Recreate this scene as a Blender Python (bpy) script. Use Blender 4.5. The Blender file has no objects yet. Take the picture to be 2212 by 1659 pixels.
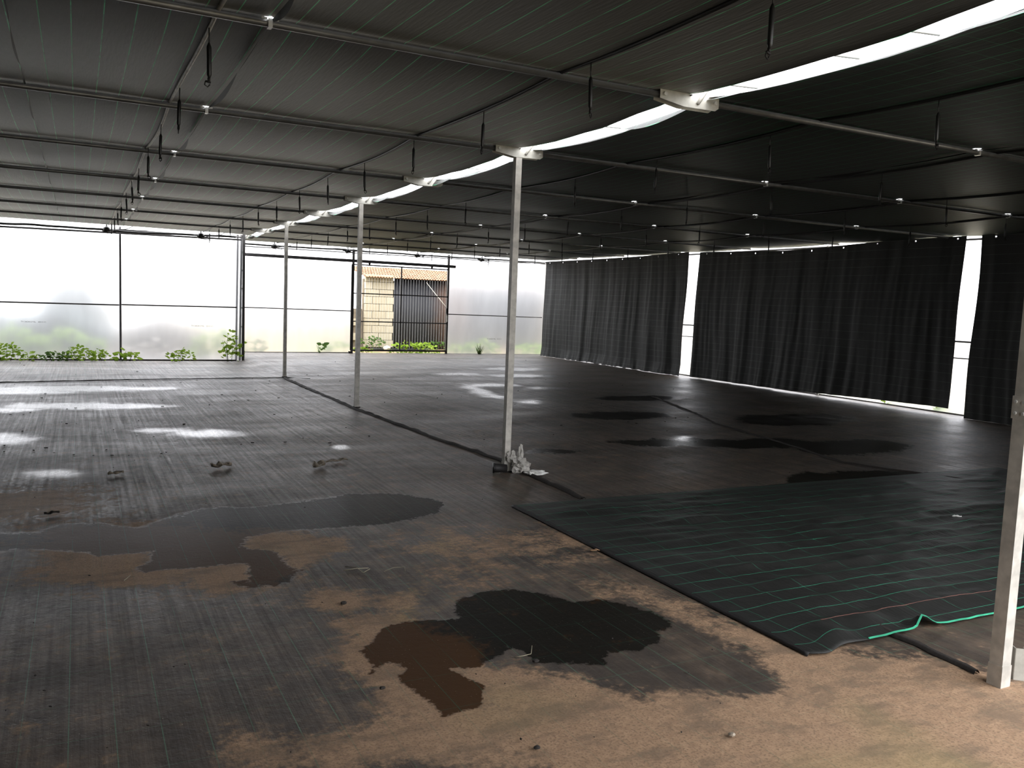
import bpy, math, random
import numpy as np
from mathutils import Matrix, Vector
from mathutils.noise import noise as mnoise

random.seed(7)
rng = np.random.default_rng(7)
S = bpy.context.scene
COL = S.collection

# ------------------------------------------------------------------ camera
IW, IH = 2212, 1659
FPX = 1823.9974
YAW, PIT, ROL, CAMH = 0.47632288, 0.09479103, 0.03898673, 1.6384015
fw = Vector((math.sin(YAW)*math.cos(PIT), math.cos(YAW)*math.cos(PIT), -math.sin(PIT)))
_r = Vector((math.cos(YAW), -math.sin(YAW), 0)); _u = _r.cross(fw)
rt = math.cos(ROL)*_r + math.sin(ROL)*_u
up = -math.sin(ROL)*_r + math.cos(ROL)*_u
CAMP = Vector((0, 0, CAMH))
cd = bpy.data.cameras.new('camera'); cam = bpy.data.objects.new('camera', cd); COL.objects.link(cam)
cd.sensor_width = 36; cd.lens = FPX/IW*36; cd.clip_start = 0.05; cd.clip_end = 300
m = Matrix((rt, up, -fw)).transposed().to_4x4(); m.translation = CAMP
cam.matrix_world = m
S.camera = cam

def at(px, py, ax=2, c=0.0):
    """world point where the line of sight through a pixel meets the plane axis=c"""
    d = fw + rt*((px-IW/2)/FPX) - up*((py-IH/2)/FPX)
    return CAMP + d*((c-CAMP[ax])/d[ax])
def pix(p):
    d = Vector(p)-CAMP; z = d.dot(fw)
    if z < .1: return (-9e9, -9e9)
    return (IW/2+FPX*d.dot(rt)/z, IH/2-FPX*d.dot(up)/z)
def seen(p, mar=0):
    x, y = pix(p); return -mar < x < IW+mar and -mar < y < IH+mar

# ------------------------------------------------------------------ world / exposure
W = bpy.data.worlds.new('overcast_sky'); S.world = W; W.use_nodes = True
nt = W.node_tree; nt.nodes.clear()
out = nt.nodes.new('ShaderNodeOutputWorld'); bg = nt.nodes.new('ShaderNodeBackground')
tc = nt.nodes.new('ShaderNodeTexCoord'); sx = nt.nodes.new('ShaderNodeSeparateXYZ')
mr = nt.nodes.new('ShaderNodeMapRange'); mr.inputs[1].default_value = 0; mr.inputs[2].default_value = 1
mr.inputs[3].default_value = 0.8; mr.inputs[4].default_value = 1.25
nt.links.new(tc.outputs['Generated'], sx.inputs[0]); nt.links.new(sx.outputs['Z'], mr.inputs[0])
mu = nt.nodes.new('ShaderNodeMath'); mu.operation = 'MULTIPLY'; mu.inputs[1].default_value = 4.2
nt.links.new(mr.outputs[0], mu.inputs[0]); nt.links.new(mu.outputs[0], bg.inputs['Strength'])
bg.inputs['Color'].default_value = (0.97, 0.97, 1.0, 1)
nt.links.new(bg.outputs[0], out.inputs[0])
S.view_settings.view_transform = 'Standard'
try: S.view_settings.look = 'None'
except Exception: pass
S.view_settings.gamma = 1; S.view_settings.exposure = 0.45; S.view_settings.use_curve_mapping = False
S.cycles.max_bounces = 10; S.cycles.diffuse_bounces = 5; S.cycles.transmission_bounces = 8
S.cycles.transparent_max_bounces = 16; S.cycles.caustics_reflective = True; S.cycles.caustics_refractive = True
S.cycles.sample_clamp_indirect = 8

# ------------------------------------------------------------------ layout numbers (metres)
X0 = 3.71                      # row of columns under the roof slit
TY = {k: 7.2546+2.5*k for k in range(-2, 7)}
H = 3.071                      # height of the roof cross pipes
XR, XL = 13.7, -6.0            # side walls
YBL, YBR = 21.9, 24.4          # the two back walls
YF = -1.2                      # front edge of the roof
CLZ = H+0.032                  # cloth lies on the pipes

# ------------------------------------------------------------------ materials
class NT:
    def __init__(s, name):
        s.m = bpy.data.materials.new(name); s.m.use_nodes = True; s.t = s.m.node_tree; s.t.nodes.clear()
        s.out = s.n('ShaderNodeOutputMaterial')
    def n(s, ty, **kw):
        nd = s.t.nodes.new(ty)
        for k, v in kw.items():
            if k.startswith('i_'):
                key = k[2:]; key = int(key) if key.isdigit() else key.replace('_', ' ')
                nd.inputs[key].default_value = v
            else: setattr(nd, k, v)
        return nd
    def l(s, a, b):
        s.t.links.new(a, b); return b
    def math(s, op, a, b=None, c=None, clamp=False):
        nd = s.n('ShaderNodeMath', operation=op); nd.use_clamp = clamp
        for i, v in enumerate((a, b, c)):
            if v is None: continue
            if isinstance(v, (int, float)): nd.inputs[i].default_value = v
            else: s.l(v, nd.inputs[i])
        return nd.outputs[0]
    def mix(s, f, a, b, blend='MIX'):
        nd = s.n('ShaderNodeMix', data_type='RGBA', blend_type=blend)
        for i, v in ((0, f), (6, a), (7, b)):
            if isinstance(v, (int, float)): nd.inputs[i].default_value = v
            elif isinstance(v, tuple): nd.inputs[i].default_value = (*v, 1) if len(v) == 3 else v
            else: s.l(v, nd.inputs[i])
        return nd.outputs[2]
    def noise(s, vec, scale, detail=3, rough=.5, dist=0.0):
        nd = s.n('ShaderNodeTexNoise', i_Scale=scale, i_Detail=detail, i_Roughness=rough, i_Distortion=dist)
        if vec is not None: s.l(vec, nd.inputs['Vector'])
        return nd.outputs[0]
    def mapv(s, vec, sc):
        nd = s.n('ShaderNodeMapping'); nd.inputs['Scale'].default_value = sc; s.l(vec, nd.inputs[0]); return nd.outputs[0]
    def ramp(s, v, a, b, lo=0.0, hi=1.0):
        nd = s.n('ShaderNodeMapRange', i_1=a, i_2=b, i_3=lo, i_4=hi, interpolation_type='SMOOTHSTEP'); s.l(v, nd.inputs[0]); return nd.outputs[0]
    def bsdf(s, color, rough=.5, metal=0.0, spec=.5, normal=None):
        b = s.n('ShaderNodeBsdfPrincipled')
        for k, v in (('Base Color', color), ('Roughness', rough), ('Metallic', metal), ('Specular IOR Level', spec)):
            if isinstance(v, (int, float)): b.inputs[k].default_value = v
            elif isinstance(v, tuple): b.inputs[k].default_value = (*v, 1)
            else: s.l(v, b.inputs[k])
        if normal is not None: s.l(normal, b.inputs['Normal'])
        s.l(b.outputs[0], s.out.inputs[0]); return b
    def bump(s, h, dist, strength=1.0):
        nd = s.n('ShaderNodeBump', i_Distance=dist, i_Strength=strength); s.l(h, nd.inputs['Height']); return nd.outputs[0]
    def pos(s):
        return s.n('ShaderNodeNewGeometry').outputs['Position']

def simple(name, col, rough=.6, metal=0, var=.25, scale=6, spec=.5):
    k = NT(name); p = k.n('ShaderNodeTexCoord').outputs['Object']
    n = k.noise(p, scale, 4)
    c = k.mix(k.ramp(n, .3, .7), tuple(x*(1-var) for x in col), tuple(min(1, x*(1+var)) for x in col))
    k.bsdf(c, rough, metal, spec); return k.m

M = {}
M['galv'] = simple('galvanised_steel', (.50, .48, .43), .5, .15, .18, 14)
M['galv_bright'] = simple('bright_zinc', (.46, .45, .40), .5, .15, .12, 20)
M['pipe'] = simple('grey_pipe', (.16, .158, .15), .38, .55, .15, 9)
M['dark_steel'] = simple('dark_steel', (.045, .042, .042), .5, .2, .2, 8)
M['grey_steel'] = simple('grey_steel_rail', (.13, .125, .13), .5, .3, .2, 8)
M['black_plastic'] = simple('black_plastic', (.012, .012, .012), .38, 0, .2, 8)
M['rubber'] = simple('black_rubber', (.010, .009, .009), .6, 0, .2, 8)
M['shiny'] = simple('shiny_clip', (.85, .85, .82), .25, .4, .05, 20)
M['white_plastic'] = simple('white_plastic', (.75, .75, .72), .5, 0, .05, 8)
M['wire'] = simple('pale_wire', (.5, .5, .47), .5, .2, .1, 8)
M['twine'] = simple('pale_twine', (.62, .58, .46), .8, 0, .1, 30)
M['straw'] = simple('dry_straw', (.30, .27, .19), .8, 0, .2, 30)
M['leaf_dry'] = simple('dry_leaf', (.36, .22, .12), .7, 0, .3, 40)
M['leaf_mud'] = simple('muddy_leaf', (.25, .21, .16), .55, 0, .3, 40)
M['debris'] = simple('dark_debris', (.022, .018, .015), .8, 0, .3, 60)
M['grit'] = simple('pale_grit', (.5, .46, .38), .7, 0, .3, 60)
M['ink'] = simple('print_ink', (.08, .09, .08), .8, 0, .1, 5)
M['soil'] = simple('dark_soil', (.03, .026, .022), .9, 0, .3, 20)

def leafmat(name, a, b):
    k = NT(name); p = k.n('ShaderNodeTexCoord').outputs['Object']
    c = k.mix(k.ramp(k.noise(p, 5, 3), .35, .65), a, b)
    d = k.n('ShaderNodeBsdfDiffuse'); t = k.n('ShaderNodeBsdfTranslucent'); mx = k.n('ShaderNodeMixShader', i_0=.35)
    k.l(c, d.inputs[0]); k.l(c, t.inputs[0]); k.l(d.outputs[0], mx.inputs[1]); k.l(t.outputs[0], mx.inputs[2]); k.l(mx.outputs[0], k.out.inputs[0])
    return k.m
M['leaf_fresh'] = leafmat('fresh_leaf', (.17, .28, .03), (.30, .42, .07))
M['leaf_dark'] = leafmat('dark_leaf', (.06, .12, .03), (.12, .19, .05))
M['leaf_blue'] = leafmat('bluish_leaf', (.10, .125, .12), (.15, .18, .175))

# clear-ish greenhouse film: blurs what lies behind it
def film(name, rough, veil, tint):
    k = NT(name); p = k.pos()
    r = k.n('ShaderNodeBsdfRefraction', i_Roughness=rough, i_IOR=1.17); r.distribution = 'GGX'
    n = k.noise(k.mapv(p, (1.2, 1.2, .35)), 2.0, 3)
    k.l(k.mix(k.ramp(n, .3, .7), tuple(x*.9 for x in tint), tint), r.inputs[0])
    t = k.n('ShaderNodeBsdfTranslucent'); t.inputs[0].default_value = (.85, .87, .9, 1)
    mx = k.n('ShaderNodeMixShader', i_0=veil)
    k.l(r.outputs[0], mx.inputs[1]); k.l(t.outputs[0], mx.inputs[2]); k.l(mx.outputs[0], k.out.inputs[0])
    return k.m
M['film'] = film('greenhouse_film', .75, .09, (.93, .94, .96))

# black woven ground-cover fabric with coloured marker threads
def weave(name, base, thread, axes, width=.0035, rough=.55, fade=.5, bump=.002, spec=.5, uv=False, sheen=0.0):
    k = NT(name)
    p = k.n('ShaderNodeUVMap').outputs[0] if uv else k.pos()
    s = k.n('ShaderNodeSeparateXYZ'); k.l(p, s.inputs[0])
    tot = None
    for ax, pitch, off, amt in axes:
        v = k.math('ADD', s.outputs[ax], off)
        v = k.math('PINGPONG', v, pitch/2)
        ln = k.math('MULTIPLY', k.math('LESS_THAN', v, width/2), amt)
        tot = ln if tot is None else k.math('MAXIMUM', tot, ln)
    br = k.ramp(k.noise(p, 5, 2), .5-fade*.5, .5+fade*.1, .45, 1.0)
    tot = k.math('MULTIPLY', tot, br)
    fib = k.noise(k.mapv(p, (60, 6, 60)), 1.0, 2)
    dirt = k.ramp(k.noise(p, 1.3, 4, .6), .45, .8)
    b = k.mix(dirt, base, tuple(x*1.5 for x in base))
    c = k.mix(tot, b, thread)
    b_ = k.bsdf(c, rough, 0, spec, k.bump(fib, bump)); b_.inputs['Sheen Weight'].default_value = sheen; b_.inputs['Sheen Roughness'].default_value = .27; return k.m
M['cloth'] = weave('roof_shade_cloth', (.025, .025, .0235), (.06, .62, .27), [(0, .155, .02, 1.0)], .0058, .5, .15, .002, .9, sheen=.42)
M['cloth_r'] = weave('roof_shade_cloth_green', (.015, .019, .017), (.05, .46, .22), [(0, .155, .05, .9), (1, .155, .03, .25)], .0045, .52, .4, .002, .42, sheen=.02)
M['curtain'] = weave('curtain_cloth', (.019, .020, .019), (.11, .12, .115), [(2, .155, .04, .75)], .004, .68, .4, .001, .35)
M['mat'] = weave('new_ground_mat', (.021, .0215, .020), (.05, .40, .24), [(1, .156, .03, .8), (0, .30, .05, .35)], .0036, .5, .5, .003, .22, uv=True)
M['selvage'] = simple('green_selvage', (.05, .42, .24), .6, 0, .2, 10)
M['red_thread'] = simple('red_thread', (.22, .10, .08), .7, 0, .3, 10)

# floor: dusty black mat, tan mud, wet stains, puddles (from mesh attributes painted on the grid)
k = NT('muddy_ground_mat'); p = k.pos()
mud = k.n('ShaderNodeAttribute', attribute_name='mud').outputs['Fac']
wet = k.n('ShaderNodeAttribute', attribute_name='wet').outputs['Fac']
pud = k.n('ShaderNodeAttribute', attribute_name='puddle').outputs['Fac']
n1 = k.noise(p, 5.0, 6, .62); n2 = k.noise(p, 26, 4, .6); n3 = k.noise(p, 1.1, 3); n4 = k.noise(p, 90, 2)
s = k.n('ShaderNodeSeparateXYZ'); k.l(p, s.inputs[0])
st = k.noise(k.mapv(p, (34, .55, 1)), 1.0, 3, .6)            # fabric ribs running along the hall
mf = k.math('ADD', mud, k.math('MULTIPLY', k.math('SUBTRACT', n1, .5), 1.6))
mf = k.math('ADD', mf, k.math('MULTIPLY', k.math('SUBTRACT', n2, .5), 1.1))
mf = k.ramp(mf, .22, .78)
dust = k.ramp(k.math('ADD', k.math('MULTIPLY', n1, .6), k.math('MULTIPLY', n3, .4)), .38, .66)
blk = k.mix(dust, (.056, .043, .034), (.13, .096, .070))
blk = k.mix(k.math('MULTIPLY', k.ramp(st, .35, .7), .35), blk, (.030, .029, .028))
tan = k.mix(k.ramp(n2, .35, .7), (.32, .205, .125), (.40, .262, .16))
tan = k.mix(k.math('MULTIPLY', k.ramp(n4, .48, .68), .6), tan, (.15, .10, .065))
tan = k.mix(k.math('MULTIPLY', k.ramp(k.noise(k.mapv(p, (1.5, 3, 1)), 2.2, 5, .65), .46, .64), .7), tan, (.17, .12, .08))
tan = k.mix(k.math('MULTIPLY', k.ramp(k.noise(p, .8, 2), .55, .7), .35), tan, (.27, .23, .09))
gx = k.math('LESS_THAN', k.math('PINGPONG', k.math('ADD', s.outputs[0], .045), .078), .0019)
gy = k.math('MULTIPLY', k.math('LESS_THAN', k.math('PINGPONG', s.outputs[1], .15), .0022), .5)
gl = k.math('MULTIPLY', k.math('MAXIMUM', gx, gy), k.ramp(k.noise(p, 3.2, 3), .28, .55))
col = k.mix(mf, blk, tan)
col = k.mix(k.math('MULTIPLY', gl, k.math('SUBTRACT', .85, k.math('MULTIPLY', mf, .6))), col, (.075, .16, .105))
wn = k.math('ADD', wet, k.math('MULTIPLY', k.math('SUBTRACT', n1, .5), .9))
wn = k.math('ADD', wn, k.math('MULTIPLY', k.math('SUBTRACT', n2, .5), .8))
wm = k.ramp(wn, .40, .60)
wcol = k.mix(mf, (.017, .0155, .013), (.062, .033, .016))
wcol = k.mix(k.math('MULTIPLY', gl, .55), wcol, (.035, .10, .065))
col = k.mix(wm, col, wcol)
pm = k.math('MULTIPLY', k.ramp(k.math('ADD', pud, k.math('MULTIPLY', k.math('SUBTRACT', n1, .5), .7)), .15, 1.05), .66)
col = k.mix(pm, col, (.02, .019, .018))
spk = k.math('MULTIPLY', k.ramp(k.noise(p, 140, 1), .76, .8), k.math('SUBTRACT', 1.0, pm))
col = k.mix(k.math('MULTIPLY', spk, .7), col, (.55, .48, .38))
rg = k.math('ADD', .36, k.math('MULTIPLY', n2, .3))
rg = k.math('ADD', rg, k.math('MULTIPLY', mf, .2))
rg = k.math('ADD', rg, k.math('MULTIPLY', k.math('SUBTRACT', st, .5), .35))
rg = k.math('ADD', rg, k.math('MULTIPLY', k.math('SUBTRACT', k.noise(k.mapv(p, (.5, 1.2, 1)), 1.0, 4, .6), .5), .45))
rgn = k.n('ShaderNodeMix', data_type='FLOAT'); k.l(wm, rgn.inputs[0]); k.l(rg, rgn.inputs[2]); rgn.inputs[3].default_value = .3
rgm = k.n('ShaderNodeMix', data_type='FLOAT'); k.l(pm, rgm.inputs[0]); k.l(rgn.outputs[0], rgm.inputs[2]); rgm.inputs[3].default_value = .13
hh = k.math('ADD', k.math('MULTIPLY', k.math('SUBTRACT', n2, .5), .7), k.math('MULTIPLY', k.math('SUBTRACT', n4, .5), .3))
hh = k.math('ADD', hh, k.math('MULTIPLY', k.math('SUBTRACT', st, .5), k.math('SUBTRACT', .8, k.math('MULTIPLY', mf, .75))))
hh = k.math('MULTIPLY', hh, k.math('SUBTRACT', 1.0, k.math('MAXIMUM', pm, k.math('MULTIPLY', wm, .6))))
k.bsdf(col, rgm.outputs[0], 0, k.math('SUBTRACT', .42, k.math('MULTIPLY', wm, .41)), k.bump(hh, .0035))
M['floor'] = k.m

k = NT('outside_ground'); p = k.pos()
k.bsdf(k.mix(k.ramp(k.noise(p, 1.2, 4, .6), .4, .62), (.30, .20, .11), (.13, .16, .045)), .9); M['ground'] = k.m
k = NT('concrete_block'); p = k.n('ShaderNodeTexCoord').outputs['Object']
oi = k.n('ShaderNodeObjectInfo').outputs['Random']
k.bsdf(k.mix(oi, k.mix(k.noise(p, 9, 4), (.40, .35, .25), (.48, .42, .30)), k.mix(k.noise(p, 9, 4), (.46, .41, .31), (.56, .50, .38))), .9); M['block'] = k.m
M['mortar'] = simple('mortar', (.20, .165, .12), .9, 0, .2, 6)
k = NT('terracotta'); p = k.pos()
k.bsdf(k.mix(k.ramp(k.noise(p, 6, 4, .6), .35, .65), (.24, .12, .065), (.34, .23, .15)), .85); M['tile'] = k.m
k = NT('black_painted_sheet'); p = k.pos(); s = k.n('ShaderNodeSeparateXYZ'); k.l(p, s.inputs[0])
rx = k.math('ADD', s.outputs[0], k.math('MULTIPLY', k.noise(p, 1.5, 4), 1.0)); rust = k.math('MULTIPLY', k.ramp(rx, 11.5, 12.6), k.math('SUBTRACT', 1.0, k.ramp(rx, 12.7, 13.0)))
k.bsdf(k.mix(rust, (.022, .023, .028), k.mix(k.noise(p, 8, 4), (.05, .028, .018), (.14, .07, .04))), .7); M['sheet'] = k.m
k = NT('running_water')
d = k.n('ShaderNodeBsdfTranslucent'); d.inputs[0].default_value = (.8, .82, .85, 1); t = k.n('ShaderNodeBsdfTransparent')
d2 = k.n('ShaderNodeBsdfDiffuse'); d2.inputs[0].default_value = (.95, .95, .95, 1); m2 = k.n('ShaderNodeMixShader', i_0=.75); k.l(d.outputs[0], m2.inputs[1]); k.l(d2.outputs[0], m2.inputs[2])
mx = k.n('ShaderNodeMixShader', i_0=.075); k.l(t.outputs[0], mx.inputs[1]); k.l(m2.outputs[0], mx.inputs[2]); k.l(mx.outputs[0], k.out.inputs[0]); M['water'] = k.m
k = NT('crumpled_polythene')
d = k.n('ShaderNodeBsdfPrincipled'); d.inputs['Base Color'].default_value = (.55, .53, .49, 1); d.inputs['Roughness'].default_value = .35
t = k.n('ShaderNodeBsdfTranslucent'); t.inputs[0].default_value = (.6, .58, .54, 1)
mx = k.n('ShaderNodeMixShader', i_0=.25); k.l(d.outputs[0], mx.inputs[1]); k.l(t.outputs[0], mx.inputs[2]); k.l(mx.outputs[0], k.out.inputs[0]); M['bag'] = k.m

# ------------------------------------------------------------------ mesh helpers
class MB:
    def __init__(s): s.v = []; s.f = []
    def box(s, c, d):
        i = len(s.v); x, y, z = c; a, b, e = d[0]/2, d[1]/2, d[2]/2
        s.v += [(x+sx_*a, y+sy_*b, z+sz_*e) for sz_ in (-1, 1) for sx_, sy_ in ((-1, -1), (1, -1), (1, 1), (-1, 1))]
        s.f += [tuple(i+j for j in q) for q in ((3, 2, 1, 0), (4, 5, 6, 7), (0, 1, 5, 4), (1, 2, 6, 5), (2, 3, 7, 6), (3, 0, 4, 7))]
        return s
    def tube(s, pts, r, n=8, caps=True):
        pts = [Vector(p) for p in pts]; i0 = len(s.v); rr = r if isinstance(r, (list, tuple)) else [r]*len(pts)
        for j, p in enumerate(pts):
            t = (pts[min(j+1, len(pts)-1)]-pts[max(j-1, 0)]).normalized()
            a = Vector((0, 0, 1)) if abs(t.z) < .9 else Vector((1, 0, 0))
            e1 = t.cross(a).normalized(); e2 = t.cross(e1)
            for q in range(n):
                an = 2*math.pi*q/n; s.v.append(tuple(p+(e1*math.cos(an)+e2*math.sin(an))*rr[j]))
        for j in range(len(pts)-1):
            for q in range(n):
                a, b = i0+j*n+q, i0+j*n+(q+1) % n; s.f.append((a, b, b+n, a+n))
        if caps:
            s.f.append(tuple(i0+q for q in range(n))[::-1]); s.f.append(tuple(i0+(len(pts)-1)*n+q for q in range(n)))
        return s
    def poly(s, pts):
        i = len(s.v); s.v += [tuple(p) for p in pts]; s.f.append(tuple(range(i, i+len(pts)))); return s
    def prism(s, pts, off):
        i = len(s.v); n = len(pts); off = Vector(off)
        s.v += [tuple(p) for p in pts]+[tuple(Vector(p)+off) for p in pts]
        s.f.append(tuple(range(i, i+n))[::-1]); s.f.append(tuple(range(i+n, i+2*n)))
        for q in range(n): s.f.append((i+q, i+(q+1) % n, i+n+(q+1) % n, i+n+q))
        return s
    def grid(s, P):
        i = len(s.v); a, b = P.shape[:2]; s.v += [tuple(x) for x in P.reshape(-1, 3).tolist()]
        for y in range(a-1):
            for x in range(b-1):
                q = i+y*b+x; s.f.append((q, q+1, q+b+1, q+b))
        return s
    def build(s, name, mat, parent=None, smooth=False, loc=None):
        o0 = Vector((0, 0, 0))
        if parent is not None:
            o0 = parent.location.copy(); pp = parent.parent
            while pp is not None: o0 += pp.location; pp = pp.parent
        me = bpy.data.meshes.new(name)
        L = Vector(loc) if loc is not None else Vector((0, 0, 0))
        base = L if parent is None else o0
        me.from_pydata([tuple(Vector(v)-base) for v in s.v], [], s.f); me.update()
        if smooth: me.polygons.foreach_set('use_smooth', [True]*len(me.polygons))
        me.materials.append(mat)
        o = bpy.data.objects.new(name, me); COL.objects.link(o)
        if parent is not None: o.parent = parent
        else: o.location = L
        return o

def solid(o, t):
    md = o.modifiers.new('thickness', 'SOLIDIFY'); md.thickness = t; md.offset = 0; return o
def tag(o, label=None, cat=None, group=None, kind=None):
    if label: o['label'] = label
    if cat: o['category'] = cat
    if group: o['group'] = group
    if kind: o['kind'] = kind
    return o
def thing(name, loc, label, cat, group=None):
    o = bpy.data.objects.new(name, None); o.empty_display_size = .1; COL.objects.link(o); o.location = loc
    return tag(o, label, cat, group)
def copy_tree(o, loc):
    c = o.copy(); COL.objects.link(c); c.location = loc
    for ch in list(o.children):
        d = ch.copy(); COL.objects.link(d); d.parent = c
        for g in list(ch.children):
            e = g.copy(); COL.objects.link(e); e.parent = d
    return c
ORD = ['first', 'second', 'third', 'fourth', 'fifth', 'sixth', 'seventh', 'eighth', 'ninth', 'tenth', 'eleventh', 'twelfth', 'thirteenth', 'fourteenth', 'fifteenth']

# numpy value noise
_tab = rng.random((256, 256))
def vnoise(x, y):
    xi = np.floor(x).astype(int); yi = np.floor(y).astype(int); fx = x-xi; fy = y-yi
    fx = fx*fx*(3-2*fx); fy = fy*fy*(3-2*fy)
    g = lambda a, b: _tab[a & 255, b & 255]
    return (g(xi, yi)*(1-fx)+g(xi+1, yi)*fx)*(1-fy)+(g(xi, yi+1)*(1-fx)+g(xi+1, yi+1)*fx)*fy-.5
def fbm(x, y, o=4):
    t = 0; a = 1.0
    for i in range(o): t = t+a*vnoise(x*2**i+17*i, y*2**i+31*i); a *= .55
    return t
def sdf(X, Y, poly):
    """signed distance, positive inside"""
    d = np.full(X.shape, 1e9); ins = np.zeros(X.shape, bool); n = len(poly)
    for i in range(n):
        ax, ay = poly[i]; bx, by = poly[(i+1) % n]; ex, ey = bx-ax, by-ay
        t = np.clip(((X-ax)*ex+(Y-ay)*ey)/(ex*ex+ey*ey+1e-12), 0, 1)
        d = np.minimum(d, (X-ax-t*ex)**2+(Y-ay-t*ey)**2)
        c = ((ay > Y) != (by > Y))
        with np.errstate(divide='ignore', invalid='ignore'):
            ins ^= c & (X < ex*(Y-ay)/(ey if ey else 1e-12)+ax)
    d = np.sqrt(d); return np.where(ins, d, -d)
def sst(a, b, v):
    t = np.clip((v-a)/(b-a), 0, 1); return t*t*(3-2*t)

# ------------------------------------------------------------------ floor
ys = [-4.0]
while ys[-1] < .6: ys.append(ys[-1]+.3)
while ys[-1] < YBR+.12:
    y = max(ys[-1], .1); ys.append(ys[-1]+max(.016, .0021*y**1.62))
xs = list(np.arange(-6.0, -1.6, .06))+list(np.arange(-1.6, 4.6, .02))+list(np.arange(4.6, 13.85, .05))
xs = np.array(xs); ys = np.array(ys)
GX, GY = np.meshgrid(xs, ys)
def wpoly(pts): return [tuple(at(px, py)[:2]) for px, py in pts]
z7 = lambda L: [(x*.373, 1040+y*.373) for x, y in L]
z8 = lambda L: [(700+x*.479, 1200+y*.479) for x, y in L]
wetA = z7([(-60, 410), (170, 390), (330, 400), (450, 415), (570, 435), (700, 420), (880, 400), (850, 435), (870, 455), (790, 500), (830, 525), (960, 515), (1130, 505), (1280, 480), (1420, 480), (1425, 520), (1420, 575), (1350, 575), (1340, 600), (1460, 632), (1530, 600), (1690, 590), (1715, 540), (1770, 510), (1690, 512), (1660, 460), (1655, 420), (1560, 405), (1380, 378), (1430, 320), (1640, 290), (1850, 275), (2037, 262)]) + \
    [(830, 1132), (900, 1122), (950, 1105), (968, 1088), (930, 1076), (870, 1066), (760, 1066), (690, 1078), (560, 1094)] + \
    z7([(1150, 155), (960, 215), (800, 262), (640, 248), (480, 240), (330, 250), (210, 300), (-60, 290)])
wetB = z8([(600, 230), (640, 190), (700, 165), (820, 150), (960, 165), (1110, 205), (1250, 195), (1350, 215), (1470, 255), (1585, 315), (1500, 350), (1550, 390), (1430, 430), (1290, 430), (1280, 490), (1100, 480), (960, 480), (870, 420), (800, 405), (680, 360), (600, 290)])
wetC = z8([(180, 430), (230, 370), (280, 320), (400, 295), (620, 285), (760, 370), (820, 415), (760, 465), (680, 505), (530, 492), (620, 540), (695, 580), (695, 690), (610, 700), (540, 725), (510, 690), (485, 650), (420, 610), (340, 580), (320, 545), (360, 520), (320, 490), (280, 480), (200, 540), (215, 510), (180, 445)])
def ell(cx, cy, rx, ry, n=18): return [(cx+rx*math.cos(2*math.pi*i/n), cy+ry*math.sin(2*math.pi*i/n)) for i in range(n)]
jx = GX+.10*fbm(GX*4, GY*4)+.03*fbm(GX*19, GY*19, 2); jy = GY+.10*fbm(GX*4+40, GY*4+9)+.03*fbm(GX*19+7, GY*19, 2)
wet = np.zeros(GX.shape)
for pl, s_ in ((wetA, .14), (wetB, .085), (wetC, .07)):
    wet = np.maximum(wet, sst(-s_, s_, sdf(GX+(jx-GX)*.35, GY+(jy-GY)*.35, wpoly(pl))))
for e in (ell(1720, 906, 140, 13), ell(1345, 898, 110, 9), ell(1640, 957, 125, 11), ell(1840, 966, 140, 17), ell(1890, 1036, 190, 20), ell(1370, 860, 90, 6), ell(1200, 975, 70, 5), ell(1480, 955, 160, 8)):
    wet = np.maximum(wet, sst(-.3, .3, sdf(GX+(jx-GX)*2, GY+(jy-GY)*2, wpoly(e))))
pud = np.zeros(GX.shape)
PUD = [ell(150, 838, 230, 4.5), ell(60, 846, 90, 3), ell(180, 877, 190, 6), ell(20, 885, 50, 4), ell(452, 936, 70, 8), ell(350, 930, 55, 4), ell(20, 948, 50, 11), ell(110, 1022, 40, 7), ell(736, 966, 17, 5),
       ell(1110, 797, 50, 2.5), ell(1130, 812, 60, 2.2), ell(1060, 832, 50, 2.5), ell(1148, 868, 18, 3), ell(1180, 838, 30, 2), ell(990, 808, 40, 1.6), ell(1480, 948, 18, 5), ell(1000, 775, 50, 1.5),
       [(1000, 830), (1030, 836), (1060, 850), (1088, 858), (1088, 862), (1050, 858), (1015, 842)]]
for i, e in enumerate(PUD):
    pw = wpoly(e); yy = sum(q[1] for q in pw)/len(pw); j = .25 if i == 8 else min(3.0, .12*yy)
    pud = np.maximum(pud, sst(-.22*j-.03, .10*j+.015, sdf(GX+(jx-GX)*j, GY+(jy-GY)*j, pw)))
mud = np.zeros(GX.shape)
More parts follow.
